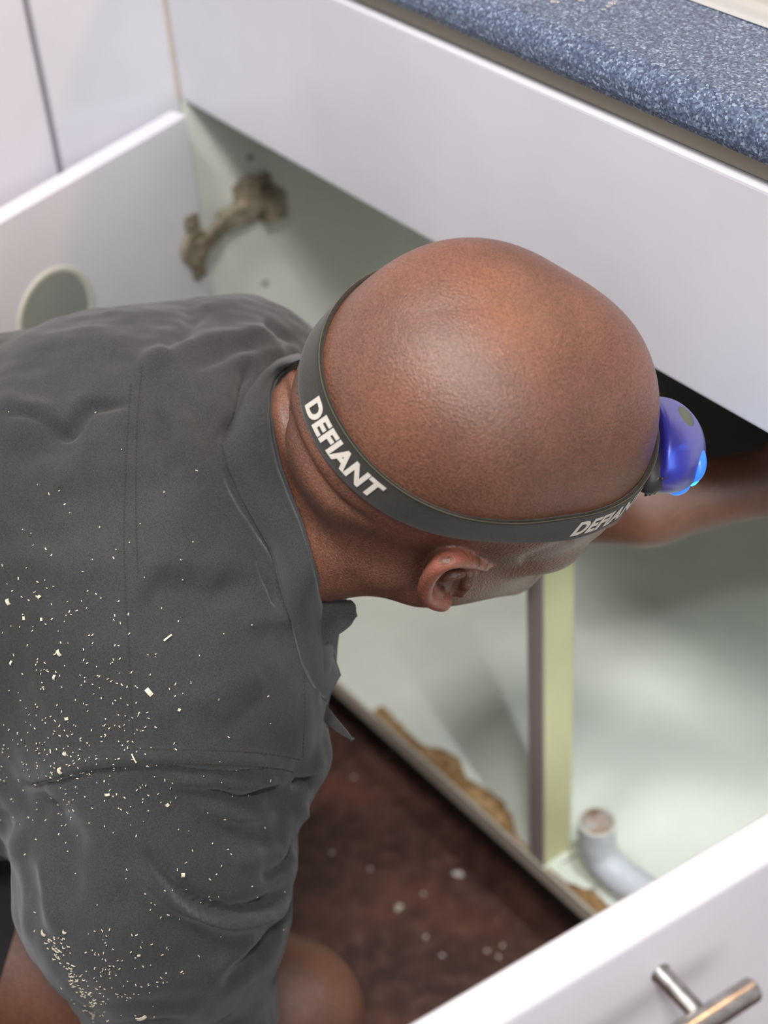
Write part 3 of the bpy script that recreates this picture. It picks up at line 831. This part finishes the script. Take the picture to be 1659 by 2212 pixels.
ANCH = [(-1500, 600), (-1500, 1500), (-600, 2500), (900, 2900), (2500, 1800), (2600, 300), (1000, -400), (-700, -200)]
WS = []   # (model px, target px) pairs for the shirt
WB = []   # for the head and neck
#@WARP
if WS:
    fs = tps([a for a, b in WS] + ANCH, [b for a, b in WS] + ANCH); Vs = warp(Vs, fs)
if WB:
    fb = tps([a for a, b in WB] + ANCH, [b for a, b in WB] + ANCH)
    Vf = warp(Vf, fb); Vall = np.concatenate([Vf, Vc])
else:
    fb = None

body = mesh_np('body', cam2w(Vall), Fall, M['skin'], person)
fl = np.zeros(len(Vall), f32); hp_ = c2h(Vall[:len(Vf)])
dist = np.min(np.linalg.norm(hp_[:, None, :] - HEL[None, ::3], axis=2), axis=1) if len(hp_) < 1 else np.full(len(hp_), 1.0)
near = np.where(np.linalg.norm(hp_ - con, axis=1) < .05)[0]
dist[near] = np.min(np.linalg.norm(hp_[near][:, None, :] - HEL[None, ::2], axis=2), axis=1)
fl[:len(Vf)] = np.clip(1.25 - dist / .008, 0, 1)
body.data.attributes.new('flush', 'FLOAT', 'POINT').data.foreach_set('value', fl)
shirt = mesh_np('shirt', cam2w(Vs), Fs_, M['shirt'], person)
tag(shirt, 'charcoal twill work shirt, dusty and creased')
def tri(F): return np.concatenate([F[:, [0, 1, 2]], F[:, [0, 2, 3]]]) if F.shape[1] == 4 else F
bv_s = BVHTree.FromPolygons(Vs.tolist(), Fs_.tolist()); bv_b = BVHTree.FromPolygons(Vf.tolist(), Ff.tolist())
def cast(bv, u, v_):
    d = Vector(((u - PX) / FPX, -(v_ - PY) / FPX, -1.0)).normalized()
    h = bv.ray_cast(Vector((0, 0, 0)), d)
    return (np.array(h[0]), np.array(h[1])) if h[0] is not None else (None, None)

# ---- shorts
def shorts_sdf(q):
    d = wl(q, [(HIP_R, .100), (tuple(np.array(HIP_R) * .62 + np.array(KN_R) * .38), .088)])
    d = smin(d, wl(q, [(HIP_L, .100), (tuple(np.array(HIP_L) * .5 + np.array(KN_L) * .5), .086)]), .03)
    return smin(d, wl(q, [((.20, -.545, .46), .142), ((.19, -.57, .42), .13)]), .04)
Vh, Fh = nets(shorts_sdf, (-.75, -.66, -1.85), (.25, .05, -.80), .007, 4)
mesh_np('shorts', cam2w(smoothv(Vh, Fh, 2)), Fh, M['shorts'], person)

# ---- collar: strip between two edges
def loft(rows, thick, name, mat, parent):
    """rows: list of equal-length 3D polylines (camera axes); gives a sheet with thickness"""
    G = np.array(rows); a, b_ = G.shape[:2]
    V = G.reshape(-1, 3); F = [(i * b_ + j, i * b_ + j + 1, (i + 1) * b_ + j + 1, (i + 1) * b_ + j) for i in range(a - 1) for j in range(b_ - 1)]
    F = np.array(F); N = vnormals(V, F)
    if (N * V).sum() > 0: N = -N; F = F[:, ::-1]
    V2 = V - N * thick; n = len(V)
    F2 = F[:, ::-1] + n; E = []
    bd = [(i * b_) for i in range(a)], [(i * b_ + b_ - 1) for i in range(a)], list(range(b_)), [(a - 1) * b_ + j for j in range(b_)]
    for L in bd:
        for p, q in zip(L[:-1], L[1:]): E.append((p, q, q + n, p + n))
    o = mesh_np(name, cam2w(np.concatenate([V, V2])), np.concatenate([F, F2, np.array(E)]), mat, parent)
    return o, V.reshape(a, b_, 3)
def resample(P, n):
    P = np.array(P, float); s = np.r_[0, np.cumsum(np.linalg.norm(np.diff(P, axis=0), axis=1))]
    t = np.linspace(0, s[-1], n); return np.stack([np.interp(t, s, P[:, k]) for k in range(P.shape[1])], 1)
inner = [(668, 768), (640, 783), (612, 800), (594, 820), (585, 850), (584, 900), (590, 950), (604, 1010), (626, 1070), (648, 1125), (667, 1190), (684, 1250), (700, 1320), (713, 1375), (724, 1420), (737, 1458)]
outer = [(640, 762), (600, 775), (568, 800), (530, 845), (512, 895), (498, 930), (479, 956), (493, 1012), (521, 1075), (548, 1124), (583, 1188), (610, 1290), (634, 1360), (652, 1430), (676, 1484), (704, 1514)]
NI = 80
inn = resample(inner, NI); outr = resample(outer, NI)
def depths(P, lift, bvs, default):
    t = []
    for u, v_ in P:
        c = [cast(b_, u, v_)[0] for b_ in bvs]; c = [-x[2] for x in c if x is not None]
        t.append(min(c) - lift if c else np.nan)
    t = np.array(t); ok = ~np.isnan(t); i = np.arange(len(t))
    t = np.interp(i, i[ok], t[ok]) if ok.any() else np.full(len(t), default)
    for _ in range(14): t[1:-1] = .5 * t[1:-1] + .25 * (t[2:] + t[:-2])
    return t
ti = depths(inn, .004, [bv_b, bv_s], .93); to = depths(outr, .0035, [bv_s], .93)
rows = []
for k in np.linspace(0, 1, 12):
    bul = .0055 * math.sin(math.pi * k) + .0015 * math.sin(math.pi * min(1, k * 4))
    rows.append([camp(*(inn[j] * (1 - k) + outr[j] * k), (ti[j] * (1 - k) + to[j] * k) - bul - .0012 * math.sin(j * .35) * k) for j in range(NI)])
rows = rows
col_o, CG = loft(rows, .0022, 'collar', M['shirt'], person)
# collar's inner band (stands against the neck)
ti2 = ti + .006
rows2 = [[camp(*(inn[j] + np.array([.0, 0])), ti[j] - .001) for j in range(62)], [camp(*(inn[j] + np.array([-6, 0])), ti2[j] + .012) for j in range(62)]]
loft(rows2, .0015, 'collar_stand', M['shirt'], person)
# far collar tip below the jaw and the hanging placket end
def flap(name, A, B_, ta, tb, bulge=.003):
    A = resample(A, 16); B_ = resample(B_, 16); rows = []
    for k in np.linspace(0, 1, 8):
        rows.append([camp(*(A[j] * (1 - k) + B_[j] * k), (ta + (tb - ta) * j / 15) - bulge * math.sin(math.pi * k)) for j in range(16)])
    return loft(rows, .002, name, M['shirt'], person)[0]
flap('collar_tip', [(690, 1300), (715, 1298), (740, 1296), (760, 1296), (769, 1308), (767, 1325)], [(700, 1392), (715, 1381), (730, 1372), (745, 1362), (758, 1350), (766, 1336)], .958, .950, .001)
flap('placket_end', [(655, 1440), (680, 1480), (700, 1512), (722, 1545), (745, 1572), (763, 1596)], [(655, 1480), (672, 1520), (692, 1548), (716, 1572), (738, 1588), (761, 1600)], .985, .965, .0015)

# ---- stitching (threads sunk along the seams)
def stitch_line(pts, gap=9, ln=6, r=.00034):
    P = np.array(smooth_path([np.array(p, float) for p in pts], 8)); s = np.r_[0, np.cumsum(np.linalg.norm(np.diff(P, axis=0), axis=1))]
    V = []; F = []; a = 0
    while a + ln < s[-1]:
        q = []
        for t in (a, a + ln * .5, a + ln):
            u, v_ = np.interp(t, s, P[:, 0]), np.interp(t, s, P[:, 1]); h, nn = cast(bv_s, u, v_)
            if h is None: break
            q.append(h + nn * .0001)
        if len(q) == 3 and np.linalg.norm(q[2] - q[0]) < .01:
            v2, f2 = tube_geo([cam2w(x) for x in q], r, 5); o = len(V); V += v2; F += [tuple(i + o for i in ff) for ff in f2]
        a += gap
    return V, F
lines = [[(283, 830), (274, 960), (269, 1090), (268, 1200), (275, 1340), (282, 1480), (290, 1630)],
         [(307, 790), (297, 900), (294, 1010), (294, 1120), (298, 1240)],
         [(292, 1618), (380, 1619), (480, 1621), (570, 1627), (648, 1641)],
         [(340, 1648), (420, 1648), (520, 1653), (600, 1660), (640, 1670)],
         [(655, 1440), (656, 1500), (656, 1570), (654, 1640)],
         [(70, 1692), (120, 1680), (200, 1662), (300, 1652)]]
parts = [stitch_line(l) for l in lines]
V, F = merge(parts)
o = mesh_obj('stitching', V, F, M['thread'], shirt); o['kind'] = 'stuff'

# ---- headlamp strap following the head
def strap_r(ph, u):
    ph = np.atleast_1d(ph).astype(f32); u = np.broadcast_to(np.asarray(u, f32), ph.shape)
    dirs = np.stack([np.cos(ph), np.sin(ph), 0 * ph], 1); t = np.full(len(ph), .16, f32); c = np.stack([0 * ph, 0 * ph, u], 1)
    for _ in range(40): t -= head_sdf((c + dirs * t[:, None]).astype(f32)) * .8
    return t
PHN = 720
PH = np.linspace(-math.pi, math.pi, PHN, endpoint=False)
BU0, BK, HW = .0105, -.018, .0128
us = np.linspace(-.055, .055, 23)
TBR = np.stack([strap_r(PH, u) for u in us])
def rad_at(ph, u):
    fi = (ph + math.pi) / (2 * math.pi) * PHN; i = np.floor(fi).astype(int); fr = fi - i
    fu = np.clip((u - us[0]) / (us[1] - us[0]), 0, len(us) - 1.001); j = fu.astype(int); gu = fu - j
    def g(a, b_): return TBR[a, b_ % PHN]
    return (g(j, i) * (1 - fr) + g(j, i + 1) * fr) * (1 - gu) + (g(j + 1, i) * (1 - fr) + g(j + 1, i + 1) * fr) * gu
UOFF = lambda ph: 0 * ph
def strap_pt(ph, w, lift):       # w: -1..1 across the strap
    ph = np.atleast_1d(np.asarray(ph, float)); w = np.broadcast_to(np.asarray(w, float), ph.shape)
    u0 = BU0 + BK * .085 * np.cos(ph) + UOFF(ph); r0 = rad_at(ph, u0)
    # straight section across, averaged slope of the head
    u = u0 + w * HW
    rt = rad_at(ph, u0 + HW * .9); rb = rad_at(ph, u0 - HW * .9)
    r = np.maximum(rad_at(ph, u), r0 + (rt - rb) * .5 * w * 1.0) + lift
    q = h2c(np.stack([r * np.cos(ph), r * np.sin(ph), u], 1))
    return warp(q, fb) if fb is not None else q
hl = empty('headlamp', cam2w(h2c(np.array([.12, 0, .0]))).tolist(), 'blue-violet headlamp on a printed black elastic strap around the bald head', 'headlamp')
ws = [-1, -.96, -.85, -.5, 0, .5, .85, .96, 1]
lf = [.0008, .0018, .0022, .0023, .0023, .0023, .0022, .0018, .0008]
V = []; F = []
PS = np.linspace(-math.pi, math.pi, 360, endpoint=False)
for w, l in zip(ws, lf): V.append(strap_pt(PS, w, l))
V.append(strap_pt(PS, .9, -.0005)); V.append(strap_pt(PS, -.9, -.0005))
nr = len(V); V = np.concatenate(V); F = []
for i in range(nr):
    for k in range(360): F.append((i * 360 + k, i * 360 + (k + 1) % 360, ((i + 1) % nr) * 360 + (k + 1) % 360, ((i + 1) % nr) * 360 + k))
F = np.array(F)[:, ::-1]
strap = mesh_np('strap', cam2w(V), F, M['strap'], hl)
V, F = [], []
ed = strap_pt(PS, .97, .0022); vv, ff = tube_geo([cam2w(x) for x in ed] + [cam2w(ed[0])], .0003, 6)
mesh_obj('strap_edging', vv, ff, M['strap_edge'], strap, True)

# lettering on the strap
def find_ph(u, v_):
    q = topx(strap_pt(PS, 0.0, .002)); c = strap_pt(PS, 0, .002)
    near = -c[:, 2] < .93
    d = np.hypot(q[:, 0] - u, q[:, 1] - v_) + (~near) * 1e4; return PS[np.argmin(d)]
def lettering(txt, p0, p1, hgt, shear, parent, wc=0.0):
    cu = bpy.data.curves.new('t', 'FONT'); cu.body = txt; cu.size = 1; cu.offset = .045; cu.space_character = 1.06; cu.shear = shear; cu.resolution_u = 4
    to = bpy.data.objects.new('t', cu); COL.objects.link(to)
    dg = bpy.context.evaluated_depsgraph_get(); me = bpy.data.meshes.new_from_object(to.evaluated_get(dg))
    nb = bmesh.new(); nb.from_mesh(me)
    bmesh.ops.subdivide_edges(nb, edges=[e for e in nb.edges if e.calc_length() > .12], cuts=3)
    bmesh.ops.triangulate(nb, faces=nb.faces)
    X = np.array([v_.co[:] for v_ in nb.verts]); F = np.array([[v_.index for v_ in f.verts] for f in nb.faces])
    nb.verts.index_update(); nb.free(); bpy.data.objects.remove(to)
    x0, x1 = X[:, 0].min(), X[:, 0].max(); y0, y1 = X[:, 1].min(), X[:, 1].max()
    tx = (X[:, 0] - x0) / (x1 - x0); ty = (X[:, 1] - y0) / (y1 - y0) * 2 - 1
    a, b_ = find_ph(*p0), find_ph(*p1)
    PP = strap_pt(a + (b_ - a) * tx, wc + ty * hgt, .0027)
    return mesh_np('lettering', cam2w(PP), F, M['print'], parent, False)
lettering('DEFIANT', (668, 862), (822, 1072), .58, .22, strap, .02)
lettering('DEFIANT', (1240, 1148), (1392, 1062), .54, .22, strap, .0)

# lamp body
LC = np.array([.1005 + .0115, .002, .004])
def lamp_sdf(p):
    d = ell(p, LC + [.002, 0, 0], (.026, .0315, .022))
    d = smax(d, -(p[:, 0] - (LC[0] - .008)), .003)
    d = smin(d, cone(p, LC + [.012, .004, -.006], LC + [.018, .004, -.010], .013, .012), .006)
    return d
VL, FL = nets(lamp_sdf, LC - .045, LC + .055, .0008)
mesh_np('housing', cam2w(h2c(VL)), FL, M['lamp_blue'], hl)
def lamp_black(p):
    d = smax(ell(p, LC + [-.009, .015, -.003], (.0125, .0185, .0125)), -(p[:, 0] - LC[0] + .020), .002)
    for k in range(3): d = smin(d, cone(p, LC + [-.001 - .003 * k, .027 + .0012 * k, .007], LC + [-.001 - .003 * k, .027 + .0012 * k, -.013], .0011, .0011), .001)
    return d
VL, FL = nets(lamp_black, LC - .05, LC + .05, .0009)
mesh_np('bracket', cam2w(h2c(VL)), FL, M['lamp_black'], hl)
def btn(p): return smax(ell(p, LC + [.0065, -.006, .0150], (.0085, .0125, .0070)), -(p[:, 2] - LC[2] - .012), .001)
VL, FL = nets(btn, LC - .035, LC + .045, .0007)
mesh_np('button', cam2w(h2c(VL)), FL, M['lamp_button'], hl)
def lens(p): return np.minimum(np.maximum(cone(p, LC + [.010, .004, -.009], LC + [.030, .004, -.0135], .0108, .0108), p[:, 0] - LC[0] - .0305),
                               ell(p, LC + [.0212, .003, .0062], (.0036, .0075, .0066)))
VL, FL = nets(lens, LC - .03, LC + .06, .0008)
mesh_np('led_lens', cam2w(h2c(VL)), FL, M['led'], hl)
def win(p): return np.minimum(ell(p, LC + [.0180, .0130, .0050], (.0062, .0125, .0105)), ell(p, LC + [.012, .0225, -.006], (.0075, .0062, .0085)))
VL, FL = nets(win, LC - .03, LC + .06, .0008)
mesh_np('lit_window', cam2w(h2c(VL)), FL, M['glow'], hl)
sl = bpy.data.lights.new('headlamp_light', 'SPOT'); sl.energy = 6.6; sl.color = (.86, .96, 1.0); sl.spot_size = math.radians(98); sl.spot_blend = .7; sl.shadow_soft_size = .006
so = bpy.data.objects.new('headlamp_light', sl); COL.objects.link(so); so.parent = hl
lp = cam2w(h2c(LC + [.038, .004, -.018])); ld = np.array([.70, .03, .127]) - lp
so.location = (lp - wloc(hl)).tolist(); so.rotation_euler = Vector(ld.tolist()).to_track_quat('-Z', 'Y').to_euler()

# ---- wood shavings on the shirt
rnd = random.Random(11)
def flake(u, v_, L, wd, an, bv=bv_s):
    h, nn = cast(bv, u, v_)
    if h is None: return None
    t1 = np.cross(nn, [0, 0, 1.0]); t1 /= np.linalg.norm(t1) + 1e-9; t2 = np.cross(nn, t1)
    d = t1 * math.cos(an) + t2 * math.sin(an); e = np.cross(nn, d); V = []
    for k in range(4):
        s = k / 3 - .5; lift = .0006 + .0009 * (1 - 4 * s * s) * (L > .002)
        for g in (-1, 1): V.append(h + d * s * L + e * g * wd * .5 + nn * lift)
    V += [x - nn * .0003 for x in V]
    F = [(2 * k, 2 * k + 1, 2 * k + 3, 2 * k + 2) for k in range(3)] + [(2 * k + 10, 2 * k + 11, 2 * k + 9, 2 * k + 8) for k in range(3)]
    F += [(0, 2, 10, 8), (2, 4, 12, 10), (4, 6, 14, 12), (9, 11, 3, 1), (11, 13, 5, 3), (13, 15, 7, 5), (0, 8, 9, 1), (6, 7, 15, 14)]
    return [cam2w(x) for x in V], F
for i, (u, v_, L, wd, an) in enumerate([(18, 1300, .0035, .0020, .4), (85, 1290, .0022, .0016, .2), (362, 1378, .0058, .0010, 1.45), (322, 1495, .0048, .0026, .1), (128, 1410, .0038, .0018, .2), (52, 1335, .0020, .0014, 0),
        (90, 1338, .0018, .0014, .5), (25, 1432, .0030, .0012, 2.2), (118, 1463, .0030, .0014, 2.5), (144, 1552, .0024, .0016, 1.4), (290, 1638, .0055, .0008, 1.2), (140, 1628, .0024, .0015, .8), (130, 1665, .0036, .0020, .3),
        (232, 1716, .0030, .0014, 1.2), (361, 1738, .0022, .0018, .3), (387, 1533, .0016, .0014, 0), (395, 1890, .0024, .0020, .5), (305, 2197, .0060, .0026, .2), (300, 2063, .0018, .0012, 0), (95, 2015, .0040, .0020, .6), (140, 2012, .0024, .0018, .3)]):
    g = flake(u, v_, L, wd, an)
    if g: 
        V, F = g; c = np.mean(V, axis=0); e_ = mesh_obj('wood_shaving', np.array(V) - c, F, M['shaving']); e_.location = c.tolist()
        tag(e_, {2: 'long thin white shaving standing out on the shoulder of the charcoal shirt', 3: 'largest squarish white shaving on the shoulder of the charcoal shirt',
                 10: 'thin curved shaving lying across the sleeve seam of the shirt', 17: 'wide white shaving at the very bottom of the sleeve',
                 19: 'white fleck on the lower outer edge of the sleeve'}.get(i, 'pale wood shaving lying on the charcoal shirt'), 'shaving', 'wood shavings on the shirt')
parts = []
clusters = [(110, 1640, 90, 60, 130), (60, 1400, 60, 120, 60), (200, 1500, 90, 130, 80), (300, 1560, 40, 90, 40), (420, 1900, 90, 50, 25), (200, 1720, 120, 60, 50), (230, 2060, 60, 40, 45), (240, 2150, 60, 50, 80), (350, 1700, 180, 180, 40), (300, 1200, 160, 200, 25), (850, 1130, 80, 30, 0), (140, 1300, 100, 120, 30)]
for cx, cy, sx, sy, n in clusters:
    for _ in range(n):
        g = flake(rnd.gauss(cx, sx), rnd.gauss(cy, sy), rnd.uniform(.0004, .0016), rnd.uniform(.0003, .0006), rnd.uniform(0, 3.1))
        if g: parts.append(g)
for k in range(90):      # dust caught along the lower sleeve edge
    s = rnd.random(); g = flake(96 + 108 * s + abs(rnd.gauss(0, 16)), 2022 + 190 * s + rnd.gauss(0, 8), rnd.uniform(.0006, .0024), .0005, rnd.uniform(.6, 1.3))
    if g: parts.append(g)
V, F = merge(parts)
sd = mesh_obj('sawdust', V, F, M['shaving']); tag(sd, 'fine pale sawdust sprinkled over the charcoal shirt back and sleeve', 'sawdust', kind='stuff')
